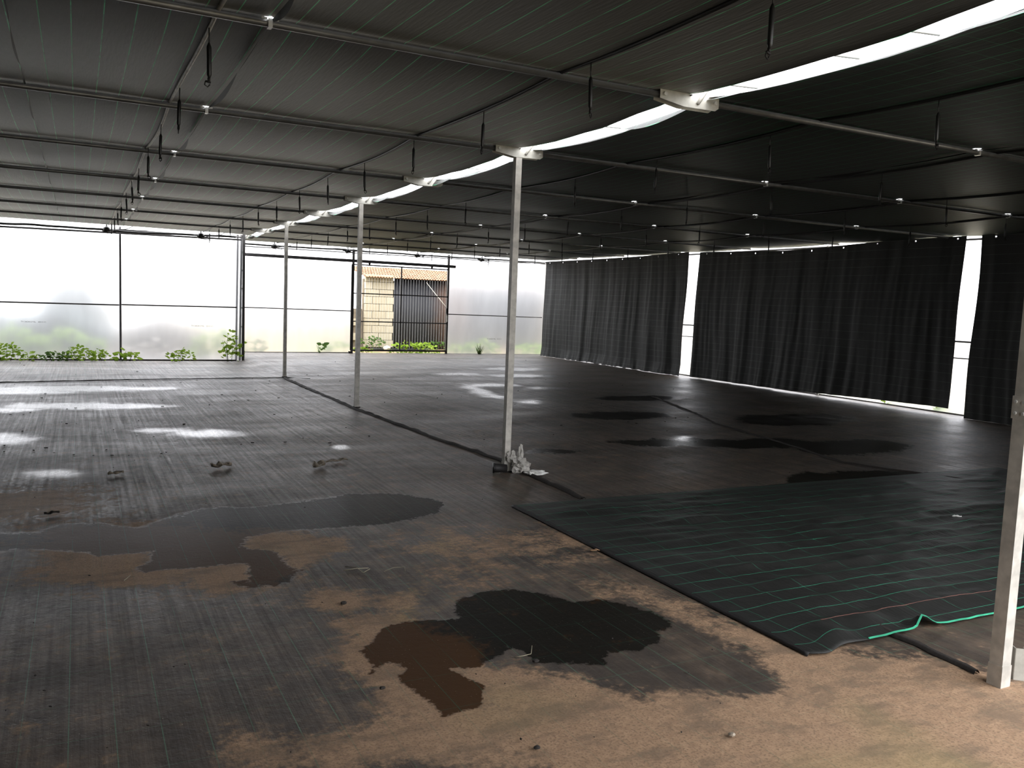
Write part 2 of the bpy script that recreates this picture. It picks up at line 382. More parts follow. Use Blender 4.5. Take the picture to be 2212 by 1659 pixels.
BL = [(2050, 1590, .55, 1.2), (1800, 1610, .5, 1.1), (1550, 1610, .42, .95), (1330, 1590, .32, .8), (1130, 1540, .26, .75), (1000, 1600, .22, .6), (860, 1600, .2, .55), (880, 1500, .18, .6), (800, 1430, .17, .7), (790, 1350, .16, .7), (870, 1300, .15, .5),
      (1320, 1280, .22, .5), (1480, 1320, .2, .6), (1600, 1370, .18, .6), (1720, 1420, .2, .7), (1850, 1470, .25, .9), (2050, 1500, .25, 1.0), (1120, 1470, .14, .7), (1230, 1500, .14, .6), (1000, 1440, .16, .5), (900, 1420, .2, 1.0), (950, 1480, .2, 1.0), (860, 1370, .2, .9), (980, 1400, .14, .6),
      (220, 1230, .24, .85), (330, 1250, .2, .7), (130, 1240, .2, .3), (480, 1270, .16, .55), (640, 1190, .25, .6), (700, 1180, .2, .4), (560, 1220, .2, .7), (400, 1180, .3, .7), (600, 1160, .25, .6), (250, 1160, .3, .45), (700, 1290, .18, .55), (740, 1300, .15, .6), (1150, 1180, .5, .42), (950, 1170, .4, .40), (1300, 1150, .4, .35), (1000, 1250, .3, .35),
      (300, 1180, .5, .7), (480, 1200, .4, .8), (560, 1235, .25, .7), (180, 1160, .4, .5), (80, 1080, .55, .55), (10, 1100, .5, .4), (600, 1620, .15, .45), (700, 1640, .18, .5), (60, 1570, .08, .6), (520, 1600, .12, .3), (2180, 1560, .4, 1.1)]
for px, py, r, a in BL:
    c = at(px, py); mud += a*np.exp(-(((GX-c.x)**2+(GY-c.y)**2)/(r*r)))
for px, py, r, a in [(1500, 1460, .25, .55), (1640, 1480, .2, .5), (1400, 1440, .18, .4), (1250, 1350, .3, .8), (1130, 1340, .2, .6), (1420, 1380, .2, .5), (880, 1600, .0001, 0), (1060, 1530, .07, .4)]:
    c = at(px, py); mud -= a*np.exp(-(((GX-c.x)**2+(GY-c.y)**2)/(max(r, .02)**2)))
mud = np.clip(mud, 0, 1.2)
mud += .12*sst(3.0, 8.0, GY)*(1-sst(8, 14, GY))+.09*(1-sst(4, 6, GY))
GZ = (.010*fbm(GX*.9, GY*.9, 3)+.003*fbm(GX*6, GY*6, 3))*(1-pud)
GZ *= .12+.88*sst(7, 10, GY)
GZ = np.minimum(GZ, .012)-.055*sst(13, 21, GY)*(1-sst(3.6, 3.9, GX))
nr, nc = GX.shape
V = np.stack([GX, GY, GZ], -1).reshape(-1, 3).astype(np.float32)
ii = np.arange(nr*nc).reshape(nr, nc)
Q = np.stack([ii[:-1, :-1], ii[:-1, 1:], ii[1:, 1:], ii[1:, :-1]], -1).reshape(-1, 4)
def big_mesh(name, V, Q, mat):
    me = bpy.data.meshes.new(name); me.vertices.add(len(V)); me.vertices.foreach_set('co', V.ravel())
    me.loops.add(Q.size); me.loops.foreach_set('vertex_index', Q.ravel().astype(np.int32))
    me.polygons.add(len(Q)); me.polygons.foreach_set('loop_start', np.arange(0, Q.size, 4, dtype=np.int32))
    me.update(calc_edges=True); me.polygons.foreach_set('use_smooth', np.ones(len(Q), bool)); me.materials.append(mat)
    o = bpy.data.objects.new(name, me); COL.objects.link(o); return o
floor = big_mesh('floor', V, Q, M['floor']); tag(floor, 'muddy black woven ground matting with wet stains and puddles', None, None, 'structure')
for nm, a in (('mud', mud), ('wet', wet), ('puddle', pud)):
    at_ = floor.data.attributes.new(nm, 'FLOAT', 'POINT'); at_.data.foreach_set('value', a.ravel().astype(np.float32))
# raised overlapping edges of the floor matting
def edge_strip(pts, w, hgt):
    P = []
    rows = []
    fine = []
    for a, b in zip(pts[:-1], pts[1:]):
        n = max(2, int((Vector(b)-Vector(a)).length/.12))
        fine += [Vector(a).lerp(Vector(b), i/n) for i in range(n)]
    fine.append(Vector(pts[-1]))
    for i, c in enumerate(fine):
        t = (fine[min(i+1, len(fine)-1)]-fine[max(i-1, 0)]).normalized(); nn = Vector((-t.y, t.x))
        wob = random.uniform(-.012, .012); hz = hgt*random.uniform(.6, 1.3)
        gz = -.055*float(sst(13, 21, np.array(c.y)))*.6
        rows.append([(c.x+nn.x*(q*w+wob), c.y+nn.y*(q*w+wob), z+gz) for q, z in ((-.7, .004), (-.5, .008+hz*.6), (0, .008+hz), (.35, .006+hz*.4), (.5, .003))])
    return MB().grid(np.array(rows))
edge_strip([(3.66, 17.0), (3.62, 14.1), (3.64, 12.0), (3.8, 9.2), (3.93, 7.8), (3.86, 6.85), (3.83, 6.0)], .05, .02).build('mat_edge', M['debris'], floor, True)
edge_strip([(9.6, 12.8), (8.8, 10.6), (8.32, 9.57), (7.97, 7.8), (7.64, 6.62), (7.95, 5.95), (8.2, 5.4)], .05, .010).build('mat_edge', M['debris'], floor, True)
edge_strip([(3.75, 2.95), (3.76, 2.7), (3.735, 2.5), (3.73, 2.36)], .035, .02).build('mat_edge', M['debris'], floor, True)
edge_strip([(at(-20, 826).x, at(-20, 826).y), (at(350, 818).x, at(350, 818).y), (at(620, 815).x, at(620, 815).y), (at(670, 818).x, at(670, 818).y)], .05, .012).build('mat_edge', M['debris'], floor, True)

# ------------------------------------------------------------------ roof cloth
def yrows(y0, y1):
    r = {round(y0, 3), round(y1, 3)}
    y = y0
    while y < y1: r.add(round(y, 3)); y += .25
    for k in TY:
        for d in (-.16, -.11, -.07, -.045, -.025, 0, .025, .045, .07, .11, .16):
            if y0 < TY[k]+d < y1: r.add(round(TY[k]+d, 3))
    return sorted(r)
def cloth(name, x0, x1, y0, y1, mat, parent=None, hole0=False, hole1=False, droop0=0, droop1=0, seed=0):
    yy = np.array(yrows(y0, y1)); n = max(6, int((x1-x0)/.22)); tt = np.linspace(0, 1, n)
    tt = np.unique(np.concatenate([tt, [.03/(x1-x0), .08/(x1-x0), 1-.03/(x1-x0), 1-.08/(x1-x0)]]))
    P = np.zeros((len(yy), len(tt), 3))
    ph = ((yy-TY[0])/2.5) % 1.0
    sag = -.035*4*ph*(1-ph)
    dk = np.min(np.abs(yy[:, None]-(np.array(list(TY.values()))[None, :]+.015)), 1)
    gap = .034*np.clip(1-(dk/.055)**2, 0, 1)
    a = x0+(gap if hole0 else 0); b = x1-(gap if hole1 else 0)
    wob = .02*fbm(yy*1.3+seed*9, yy*0+seed, 3)
    a = a+(wob*1.5 if droop0 else 0); b = b+(wob*1.5 if droop1 else 0)
    P[:, :, 0] = a*np.ones(len(yy))[:, None] if np.ndim(a) == 0 else a[:, None]
    P[:, :, 0] = P[:, :, 0]*(1-tt)+(b[:, None] if np.ndim(b) else b)*tt
    P[:, :, 1] = yy[:, None]
    P[:, :, 2] = CLZ+sag[:, None]+.010*fbm(P[:, :, 0]*.8, P[:, :, 1]*.8, 3)*(1-np.exp(-((ph[:, None]-.0)*8)**2))
    if droop0: P[:, :, 2] -= droop0*np.exp(-(P[:, :, 0]-x0)/.05)*(ph*(1-ph)*4)[:, None]
    if droop1: P[:, :, 2] -= droop1*np.exp(-(x1-P[:, :, 0])/.05)*(ph*(1-ph)*4)[:, None]
    return MB().grid(P).build(name, mat, parent, True)
YE_L, YE_R = 21.75, 24.2
GL, GR = 3.70, 3.86            # the open slit over the row of columns
ceil = cloth('ceiling', .915, GL, YF, YE_L, M['cloth'], None, True, False, 0, .02, 1)
tag(ceil, 'black woven shade cloth roof laid over the cross pipes', None, None, 'structure')
cloth('cloth_panel', -.33, .925, YF, YE_L, M['cloth'], ceil, False, True, 0, 0, 2)
cloth('cloth_panel', XL, -.315, YF, YE_L, M['cloth'], ceil, False, False, 0, 0, 3)
YFR = 1.5
for i, (a, b, h0, h1, d0) in enumerate([(GR, 6.82, False, True, .05), (6.81, 9.02, True, True, 0), (9.006, 11.17, True, True, 0), (11.156, XR-.1, True, False, 0)]):
    cloth('cloth_panel', a, b, YFR, YE_R, M['cloth_r'], ceil, h0, h1, d0, 0, 5+i)
# the 2.4 m of left bay roof between the two back walls does not exist; loose flaps hang along the seams
def flap(x, y0, y1, w, drop, seed, breaks=True):
    yy = np.arange(y0, y1, .06); mb = MB(); r = random.Random(seed)
    i = 0
    while i < len(yy)-4:
        n = r.randint(9, 26); seg = yy[i:i+n+1]
        if len(seg) > 2:
            t = np.linspace(0, 1, len(seg)); d = drop*r.uniform(.3, 1.2)*np.sin(np.pi*t); sd = r.choice((-1, 1)) if breaks else -1
            P = np.zeros((len(seg), 4, 3))
            for q in range(4):
                P[:, q, 0] = x+sd*w*(q/3)*np.sin(np.pi*t)*.8; P[:, q, 1] = seg; P[:, q, 2] = CLZ-.012-d*(q/3)**1.3-.035*.0
            ph = ((seg-TY[0])/2.5) % 1; P[:, :, 2] += (-.035*4*ph*(1-ph))[:, None]
            mb.grid(P)
        i += n
    return mb
flap(.93, 2.0, 21.5, .022, .04, 3).build('seam_flap', M['rubber'], ceil, True)
flap(-.322, 2.0, 21.5, .012, .02, 4).build('seam_flap', M['rubber'], ceil, True)
for i, x in enumerate((6.823, 9.013, 11.163)): flap(x, 3, 24, .03, .02, 11+i).build('seam_flap', M['rubber'], ceil, True)
flap(GR+.02, 2.0, 24, .07, .06, 8, False).build('seam_flap', M['cloth_r'], ceil, True)

# ------------------------------------------------------------------ roof cross pipes, one per bay and frame line
pw = {}
def truss(xa, xb, mat):
    mb = MB().tube([(xa, 0, 0), (xb, 0, 0)], .021, 10)
    return mb
LP = [k for k in range(-1, 6)]; RP = [k for k in range(-1, 7)]
for side, ks, xa, xb, cl in (('left', LP, XL+.05, X0-.2, (.92,)), ('right', RP, X0+.2, XR-.15, (6.823, 9.013, 11.163))):
    me_src = None
    for q, k in enumerate(ks):
        lab = f"grey steel roof pipe under the cloth {side} of the bright slit, {ORD[q]} from the camera"
        t = thing('roof_cross_pipe', (xa, TY[k], H), lab, 'pipe', f'roof pipes of the {side} bay')
        if me_src is None:
            o = MB().tube([(xa, TY[k], H), (xb, TY[k], H)], .021, 10).build('pipe', M['pipe'], t, True); me_src = o.data
            cls = []
            for x in cl:
                c = MB().box((x, TY[k], H-.002), (.022, .048, .046)).box((x-.03, TY[k]-.01, H+.02), (.03, .012, .012)).box((x+.03, TY[k]-.01, H+.02), (.03, .012, .012))
                cls.append(c.build('clip', M['shiny'], t))
        else:
            o = bpy.data.objects.new('pipe', me_src); COL.objects.link(o); o.parent = t
            for c0 in cls:
                c = c0.copy(); COL.objects.link(c); c.parent = t

# ------------------------------------------------------------------ columns
cols = {-2: 'nearest square steel column at right edge of the photo, two bolts at a splice', 0: 'square steel column with plastic bag at its foot', 2: 'square steel column standing just left of the gate opening',
        4: 'slim square steel column in front of the back film wall'}
for k, lab in cols.items():
    y = TY[k]; gz = -.055*float(sst(13, 21, np.array(y)))*.5
    t = thing('column', (X0, y, gz), lab, 'column')
    MB().box((X0, y, (H+gz+.02)/2), (.062, .062, H-gz)).build('shaft', M['galv'], t)
    MB().box((X0, y, gz+.05), (.068, .068, .1)).build('base_sleeve', M['galv'], t)
    if k != -2: MB().box((X0, y, gz+.004), (.09, .09, .014)).build('base_plate', M['debris'], t)
    if k == -2:
        spl = MB().box((X0, y, 1.27), (.072, .072, .10)).build('splice_sleeve', M['galv'], t)
        for dz in (1.245, 1.295):
            for dd in (-.018, .018):
                MB().tube([(X0-.035, y+dd, dz), (X0-.043, y+dd, dz)], .007, 8).build('bolt', M['shiny'], spl)
                MB().tube([(X0+dd, y-.035, dz), (X0+dd, y-.043, dz)], .007, 8).build('bolt', M['shiny'], spl)
# double post at the corner of the two back walls
y = TY[6]
t = thing('corner_post', (X0, y-.25, -.05), 'dark double post with rungs at the corner where back wall steps back', 'post')
for dx in (-.19, -.10): MB().tube([(X0+dx, y-.25, -.05), (X0+dx+.02, y-.25, H)], .026, 8).build('tube', M['dark_steel'], t, True)
MB().box((X0-.02, y-.25, H/2), (.06, .06, H+.1)).build('tube', M['dark_steel'], t)
for z in (.35, .8, 1.27, 1.75, 2.2, 2.65): MB().box((X0-.06, y-.25, z), (.06, .02, .025)).build('rung', M['dark_steel'], t)
# gusset brackets across the slit
src = None
for q, k in enumerate(range(-1, 7)):
    where = {-1: 'largest pale gusset bracket across the bright roof slit, bare of a column', 0: 'pale gusset bracket on top of the column with the plastic bag', 1: 'pale gusset bracket in the slit between the two foremost inner columns',
             2: 'pale gusset bracket on top of the column left of the gate', 3: 'pale gusset bracket in the slit above and left of the gate column', 4: 'pale gusset bracket on top of the slim column before the back wall',
             5: 'pale gusset bracket in the slit behind the slim column', 6: 'farthest pale gusset bracket, on the double corner post'}[k]
    loc = (X0, TY[k], H)
    if src is None:
        t = thing('gusset_bracket', loc, where, 'bracket', 'gusset brackets along the slit')
        x, y = loc[0], loc[1]
        for dy in (-.036, .036):
            a = [(x-.25, y+dy, H+.03), (x-.25, y+dy, H-.03), (x-.05, y+dy, H-.06), (x+.22, y+dy, H-.055), (x+.25, y+dy, H-.035), (x+.25, y+dy, H+.03), (x+.12, y+dy, H+.12), (x-.04, y+dy, H+.12)]
            MB().prism(a, (0, .004, 0)).build('plate', M['galv_bright'], t)
        for dx, dz in ((-.215, 0), (.215, -.005), (.0, .02)):
            MB().tube([(x+dx, y-.034, H+dz), (x+dx, y-.052, H+dz)], .014 if dx else .006, 6).build('bolt', M['shiny'] if dx else M['dark_steel'], t)
        MB().tube([(x+.06, y-.045, H-.03), (x+.2, y-.045, H+.17)], .012, 6).build('brace_rod', M['galv'], t, True)
        MB().tube([(x-.2, y, H), (x+.2, y, H)], .021, 8).build('pipe_stub', M['galv'], t, True)
        src = t
    else:
        t = copy_tree(src, loc); t['label'] = where
# thin wires crossing the slit
wi = 0
for y, lab in ((3.05, 'nearest thin wire crossing the bright roof slit'), (3.55, 'thin wire crossing the wide near part of the bright slit'), (4.35, 'thin wire crossing the slit just before the largest bracket'), (5.9, 'thin wire crossing the slit between the two largest brackets'), (8.6, 'thin wire crossing the slit behind the bag column')):
    o = MB().tube([(X0-.01, y, CLZ-.015), (X0+.20, y-.06, CLZ-.02)], .008, 6).build('slit_wire', M['wire'], None, True, (X0, y, H+.11)); tag(o, lab, 'wire', 'wires across the slit')

# ------------------------------------------------------------------ irrigation pipes and hanging misters
rows = [(.65, 5.03-3, 21.7, 'left row of misters, farthest left of the slit'), (2.70, 2.9, 21.7, 'row of misters just left of the slit'), (4.95, 3.75, 24.2, 'row of misters just right of the slit'),
        (7.05, 4.4, 24.2, 'second row of misters right of the slit'), (9.2, 3.75, 24.2, 'third row of misters right of the slit'), (11.35, 4.4, 24.2, 'row of misters nearest the black curtains')]
SHORT = ['leftmost ceiling row', 'row just left of the bright slit', 'row just right of the bright slit', 'second row right of the bright slit', 'third row right of the bright slit', 'row nearest the black curtains']
mist = None
for ri, (x, ya, yb, rn) in enumerate(rows):
    pts = [(x+.01*math.sin(y_*1.7), y_, H+.045-.035*4*(((y_-TY[0])/2.5) % 1)*(1-(((y_-TY[0])/2.5) % 1))-.020) for y_ in np.arange(YF+.1, yb+.05, .1)]
    mt = M['galv'] if ri == 0 else M['black_plastic']  # leftmost pipe is black too; the pale steel colour paints in its reflected shine
    o = MB().tube(pts, .0125, 8).build('irrigation_pipe', mt, None, True, (x, YF, H))
    tag(o, ('grey' if ri == 0 else 'black') + ' irrigation pipe along the ceiling feeding misters in ' + SHORT[ri], 'pipe', 'irrigation pipes along the ceiling')
    n = 0
    y_ = ya
    while y_ < yb-.2:
        ph = ((y_-TY[0])/2.5) % 1
        loc = (x, y_, H+.015-.035*4*ph*(1-ph))
        if seen((loc[0], loc[1], loc[2]-.2), 20):
            lab = f"{ORD[n]} black hanging mister from the camera in the {SHORT[ri]}"
            if mist is None:
                t = thing('hanging_mister', loc, lab, 'mister', 'hanging misters'); X, Y, Z = loc
                MB().tube([(X, Y, Z), (X+.001, Y, Z-.09)], .004, 6).build('drop_tube', M['black_plastic'], t, True)
                MB().tube([(X, Y, Z-.08), (X, Y, Z-.10), (X+.002, Y, Z-.25), (X+.002, Y, Z-.27)], [.005, .0125, .0125, .005], 8).build('weight', M['black_plastic'], t, True)
                hk = MB().tube([(X, Y, Z-.265), (X, Y, Z-.285)], .008, 6)
                hk.tube([(X-.018, Y, Z-.285), (X+.010, Y, Z-.29)], .006, 6).tube([(X-.018, Y, Z-.285), (X-.022, Y, Z-.305), (X-.006, Y, Z-.315), (X+.006, Y, Z-.30)], .0035, 5)
                hk.build('nozzle', M['rubber'], t, True); mist = t
            else:
                t = copy_tree(mist, loc); t['label'] = lab; t.rotation_euler = (random.uniform(-.03, .03), random.uniform(-.04, .04), random.uniform(0, 6))
            n += 1
        y_ += 1.5 if ri != 1 else 1.48

# ------------------------------------------------------------------ film walls
def sheet_wall(name, p0, p1, z0, z1, mat, label, nx=24, nz=10, amp=.012, parent=None):
    """film stretched from p0 to p1 (xy), facing left of p0->p1"""
    P = np.zeros((nz+1, nx+1, 3)); d = np.array(p1)-np.array(p0); L = np.hypot(*d); nrm = np.array([-d[1], d[0]])/L
    for i in range(nz+1):
        for j in range(nx+1):
            s_ = j/nx; w = amp*float(fbm(np.array(s_*L*.8), np.array(i*.2+5.0), 3))
            P[i, j] = (p0[0]+d[0]*s_+nrm[0]*w, p0[1]+d[1]*s_+nrm[1]*w, z0+(z1-z0)*i/nz)
    o = MB().grid(P[:, ::1]).build(name, mat, parent, True)
    if parent is None: tag(o, label, None, None, 'structure')
    return o
# grid normals: rows go up, columns go p0->p1  => normal = (along x up); order chosen so it points indoors
wl = sheet_wall('wall_back_left', (XL, YBL+.06), (X0-.06, YBL+.06), -.10, 2.96, M['film'], 'milky plastic film end wall behind the left bay')
def post(parent, x, y, z0, z1, w=.045, mat='grey_steel', name='post'): return MB().box((x, y, (z0+z1)/2), (w, w, z1-z0)).build(name, M[mat], parent)
for x in (-4.6, -1.95, .885): post(wl, x, YBL, -.08, H, .045)
def rail(parent, a, b, r=.016, mat='dark_steel', name='rail', sag=0):
    n = 8; pts = [Vector(a).lerp(Vector(b), i/n)+Vector((0, 0, -sag*4*(i/n)*(1-i/n))) for i in range(n+1)]
    return MB().tube(pts, r, 8).build(name, M[mat], parent, True)
rail(wl, (XL, YBL, 1.22), (.86, YBL, 1.25), .017); rail(wl, (.91, YBL, 1.26), (X0-.2, YBL, 1.28), .017)
rail(wl, (XL, YBL, 2.84), (X0-.1, YBL, 2.95), .022); rail(wl, (XL, YBL-.02, 2.94), (X0-.1, YBL-.02, 3.01), .015)
rail(wl, (XL, YBL, -.045), (X0-.2, YBL, -.045), .022, 'soil', 'bottom_roll')
wr = sheet_wall('wall_back_right', (X0+.05, YBR+.06), (7.16, YBR+.06), -.05, 3.0, M['film'], 'milky plastic film end wall left of the sliding gate')
rail(wr, (X0, YBR, 1.25), (7.15, YBR, 1.24), .016); 
gt = MB().box(((X0+10.42)/2, YBR-.09, 2.705), (10.42-X0, .045, .085)).build('gate_track', M['grey_steel'], None, False, (7, YBR-.09, 2.7)); tag(gt, 'grey steel overhead track the sliding gate hangs from', 'track')
rail(wr, (X0, YBR, -.01), (7.15, YBR, .0), .022, 'soil', 'bottom_roll')
for x in (7.2, 10.22): post(wr, x, YBR, -.05, 3.06, .06, 'dark_steel', 'gate_post')
wq = sheet_wall('wall_back_corner', (10.25, YBR+.06), (XR+.02, YBR+.06), -.05, 3.0, M['film'], 'bluish milky film end wall right of the sliding gate')
rail(wq, (10.25, YBR, 1.235), (XR-.1, YBR, 1.22), .016); rail(wq, (10.25, YBR, -.01), (XR, YBR, -.01), .02, 'soil', 'bottom_roll')
rail(wq, (X0, YBR, 2.93), (XR, YBR, 2.97), .014); rail(wq, (X0, YBR-.03, 3.0), (XR, YBR-.03, 3.01), .016)
post(wq, XR-.02, YBR-.03, -.05, 3.0, .05, 'galv')
ww = sheet_wall('wall_step', (X0-.02, YBR+.06), (X0-.02, YBL+.1), -.05, 3.0, M['film'], 'short film wall joining the two end walls', 8)
# side walls
wR = sheet_wall('wall_right', (XR, YBR+.06), (XR, 1.0), .98, 3.06, M['film'], 'milky film side wall behind the black curtains', 40)
sheet_wall('film_skirt', (XR+.02, YBR+.06), (XR+.02, 1.0), -.06, 1.0, M['film'], None, 40, 6, .012, wR)
rail(wR, (XR-.04, YBR, 1.27), (XR-.04, 1.0, 1.29), .017); rail(wR, (XR-.02, YBR, .98), (XR-.02, 1.0, 1.0), .012, 'grey_steel'); rail(wR, (XR-.04, YBR, 3.03), (XR-.04, 1.0, 3.05), .02)
for y in (20.6, 16.35, 12.6, 9.1, 5.0): post(wR, XR-.05, y, -.05, H, .05, 'galv')
rail(wR, (XR-.02, YBR, 0), (XR-.02, 1, 0), .025, 'soil', 'bottom_roll')
wL = sheet_wall('wall_left', (XL, YF), (XL, YBL+.06), -.05, 3.1, M['curtain'], 'black cloth side wall of the left bay', 30)
wF = sheet_wall('wall_front_right', (XR, 1.4), (7.0, 1.4), -.05, 3.1, M['curtain'], 'black cloth front wall right of the entrance', 20)
wG = sheet_wall('wall_front_left', (1.4, YF), (XL, YF), -.05, 3.1, M['curtain'], 'black cloth front wall left of the entrance', 12)

# lettering printed on the film (too small in the photo to read for certain)
fm = None
def film_print(body, x0, x1, y, z, parent):
    cu = bpy.data.curves.new('print', 'FONT'); cu.body = body; cu.size = 1.0
    tmp = bpy.data.objects.new('tmp', cu); COL.objects.link(tmp)
    dg = bpy.context.evaluated_depsgraph_get(); me = bpy.data.meshes.new_from_object(tmp.evaluated_get(dg))
    COL.objects.unlink(tmp); bpy.data.objects.remove(tmp)
    co = np.zeros(len(me.vertices)*3); me.vertices.foreach_get('co', co); co = co.reshape(-1, 3)
    w = co[:, 0].max()-co[:, 0].min(); sc = (x1-x0)/w
    out_ = np.stack([x0+(co[:, 0]-co[:, 0].min())*sc, np.full(len(co), y), z+co[:, 1]*sc*.9], -1)
    me.vertices.foreach_set('co', out_.ravel()); me.update(); me.materials.clear(); me.materials.append(M['ink'])
    o = bpy.data.objects.new('film_print', me); COL.objects.link(o); o.parent = parent
for px0, px1, py, par, yy in ((45, 99, 696, wl, YBL+.03), (413, 460, 705, wl, YBL+.03), (1052, 1083, 733, wq, YBR+.03)):
    a, b = at(px0, py, 1, yy), at(px1, py, 1, yy); film_print('TV 34OKOTEL   2015 V ■'.replace('■', 'I'), a.x, b.x, yy, a.z, par)

# ------------------------------------------------------------------ manifold hose and risers along the back walls
def hose(name, a, b, r, amp, label, mat='black_plastic', n=60, seed=0):
    pts = []
    for i in range(n+1):
        t = i/n; p = Vector(a).lerp(Vector(b), t)
        p.z += amp*float(fbm(np.array(t*n*.11+seed), np.array(seed*3.3), 3)); p.y += .02*math.sin(i*.7+seed); pts.append(p)
    o = MB().tube(pts, r, 8).build(name, M[mat], None, True, pts[0]); return tag(o, label, 'hose')
hose('feed_hose', (XL+.1, YBL-.1, 2.93), (X0-.25, YBL-.1, 3.0), .026, .06, 'sagging black feed hose along the top of left back wall', seed=1)
hose('feed_hose', (X0+.05, YBR-.14, 2.99), (XR-.15, YBR-.14, 3.0), .024, .05, 'sagging black feed hose along the top of wall over the gate', seed=2)
hose('power_cable', (XL+.1, YBL-.06, 3.0), (X0-.3, YBL-.06, 3.03), .006, .04, 'thin cable strung above the feed hose of left back wall', seed=3)
hose('power_cable', (X0+.1, YBR-.1, 3.04), (XR-.2, YBR-.1, 3.05), .006, .03, 'thin cable strung above the feed hose over the gate', seed=4)
hd = ['valve riser nearest the single post of left back wall', 'valve riser on left back wall next to the double corner post', 'valve riser on back wall just right of the double corner post', 'valve riser above the left gate post',
      'valve riser above the middle of the sliding gate', 'valve riser above the film right of the gate', ]
vs = None
for i, (x, yw) in enumerate(((.65, YBL), (2.7, YBL), (4.95, YBR), (7.05, YBR), (9.2, YBR), (11.35, YBR))):
    loc = (x-.05, yw-.11, 2.97)
    if vs is None:
        X, Y, Z = loc; t = thing('valve_riser', loc, hd[i], 'valve', 'valve risers on the feed hoses')
        MB().tube([(X, Y, Z+.17), (X, Y, Z+.06)], .014, 8).build('stem', M['black_plastic'], t, True)
        MB().tube([(X, Y, Z+.08), (X, Y, Z+.04), (X, Y, Z-.04)], [.025, .075, .10], 10).build('valve_body', M['black_plastic'], t, True)
        MB().tube([(X+.25+.16*math.sin(a_*.5)-.2, Y-.03, Z-.02-.05*math.sin(a_*.3)) for a_ in range(9)]+[(X+.45, Y-.03, Z+.05), (X+.55, Y-.03, Z+.12)], .009, 6).build('link_hose', M['grey_steel'], t, True)
        MB().tube([(X+.02, Y-.02, Z), (X+.015, Y-.02, Z-.15), (X-.01, Y-.02, Z-.27)], .005, 5).build('tie_cord', M['rubber'], t, True)
        MB().tube([(X-.02, Y-.02, Z), (X-.16, Y-.02, Z+.01)], .014, 6).build('lever', M['black_plastic'], t, True)
        vs = t
    else:
        t = copy_tree(vs, loc); t['label'] = hd[i]

# ------------------------------------------------------------------ sliding gate
gy = YBR-.13
g = thing('sliding_gate', (8.65, gy, .05), 'dark steel framed sliding gate, open bars, at the back of the hall', 'gate')
gx0, gx1, gz0, gz1 = 7.13, 10.17, .09, 2.60
for x in (gx0, gx1): MB().box((x, gy, (gz0+gz1)/2), (.04, .03, gz1-gz0)).build('stile', M['dark_steel'], g)
MB().box(((gx0+gx1)/2, gy, (gz0+gz1)/2), (.035, .028, gz1-gz0)).build('mullion', M['dark_steel'], g)
for z, w in ((gz0, .05), (.945, .032), (1.765, .032), (gz1, .035)): MB().box(((gx0+gx1)/2, gy-.004, z), (gx1-gx0, .03, w)).build('bar', M['dark_steel'], g)
for x in (7.65, 9.62):
    rl = MB().tube([(x, gy-.02, gz1+.045), (x, gy+.02, gz1+.045)], .03, 12).box((x, gy, gz1+.02), (.02, .02, .06)).build('roller', M['dark_steel'], g)
MB().box((gx1-.02, gy-.03, 1.33), (.07, .04, .17)).build('latch', M['black_plastic'], g)
MB().box((gx1-.005, gy-.02, 1.1), (.03, .03, .2)).build('bolt_keep', M['galv_bright'], g)
MB().box((gx0, gy, .03), (.12, .06, .06)).build('floor_guide', M['dark_steel'], g)

# ------------------------------------------------------------------ black curtains on the right wall
def curtain(y0, y1, ztop, zbot, label, seed, lift=0.0, bunch=0.0, skew=0.0, tail=0.0):
    XC = XR-.30; n = int(abs(y1-y0)/.03); yy = np.linspace(y0, y1, n+1); rows_ = [0, .03, .06]+list(np.linspace(.12, 1, 56)*2.98); rows_ = np.array(rows_)/2.98
    P = np.zeros((len(rows_), n+1, 3)); r = np.random.default_rng(seed)
    t = np.linspace(0, 1, n+1)
    for i, f in enumerate(rows_):
        top = ztop+(-.07*np.sin(np.pi*np.clip(t*1.2, 0, 1))**2 if bunch == 0 else -.03*np.sin(np.pi*t))+tail*t
        bot = zbot+lift*sst(.35, 1, t)
        ym = yy+skew*f*f*.5*np.sin(np.pi*t)+.02*np.sin(7*f+seed)
        w = .10*fbm(yy*2.2+seed+.35*f*f*skew*2+.9*f*fbm(yy*.6, np.full(n+1, seed*.7), 2), np.full(n+1, seed*1.7+f*.5), 4)*(.35+.8*f)+.018*fbm(yy*9+.8*f, np.full(n+1, f*1.2+seed), 2)*(.3+.7*f)
        P[i, :, 0] = XC+w-.06*f; P[i, :, 1] = ym
        P[i, :, 2] = top*(1-f)+bot*f
        if bunch and f > .9:
            g_ = (f-.9)/.1; P[i, :, 0] -= bunch*g_*(.5+.9*fbm(yy*3, np.full(n+1, 3.3), 3)); P[i, :, 2] = np.maximum(P[i, :, 2]-.0, .004+.05*(1-g_)+.05*np.maximum(0, fbm(yy*5, np.full(n+1, g_*1.5+8), 3)))
    mb = MB().grid(P)
    b = n+1; hole = set()
    for j in range(8, n, 27): hole.add(1*(n)+j)
    mb.f = [q for c_, q in enumerate(mb.f) if c_ not in hole]
    t_ = thing('shade_curtain', (XC, (y0+y1)/2, zbot), label, 'curtain', 'black curtains on the right wall')
    dr = mb.build('drape', M['curtain'], t_, True)
    for j in range(8, n, 27):
        p_ = P[1:3, j:j+2].reshape(-1, 3).mean(0)
        an = [2*math.pi*q/12 for q in range(13)]
        MB().tube([(p_[0]-.004, p_[1]+.022*math.cos(a), p_[2]+.022*math.sin(a)) for a in an], .005, 5, False).build('eyelet', M['rubber'], dr, True)
curtain(23.9, 16.72, 3.02, -.02, 'black curtain in the far right corner, bunched up along the floor', 3, 0, .10, .25, .055)
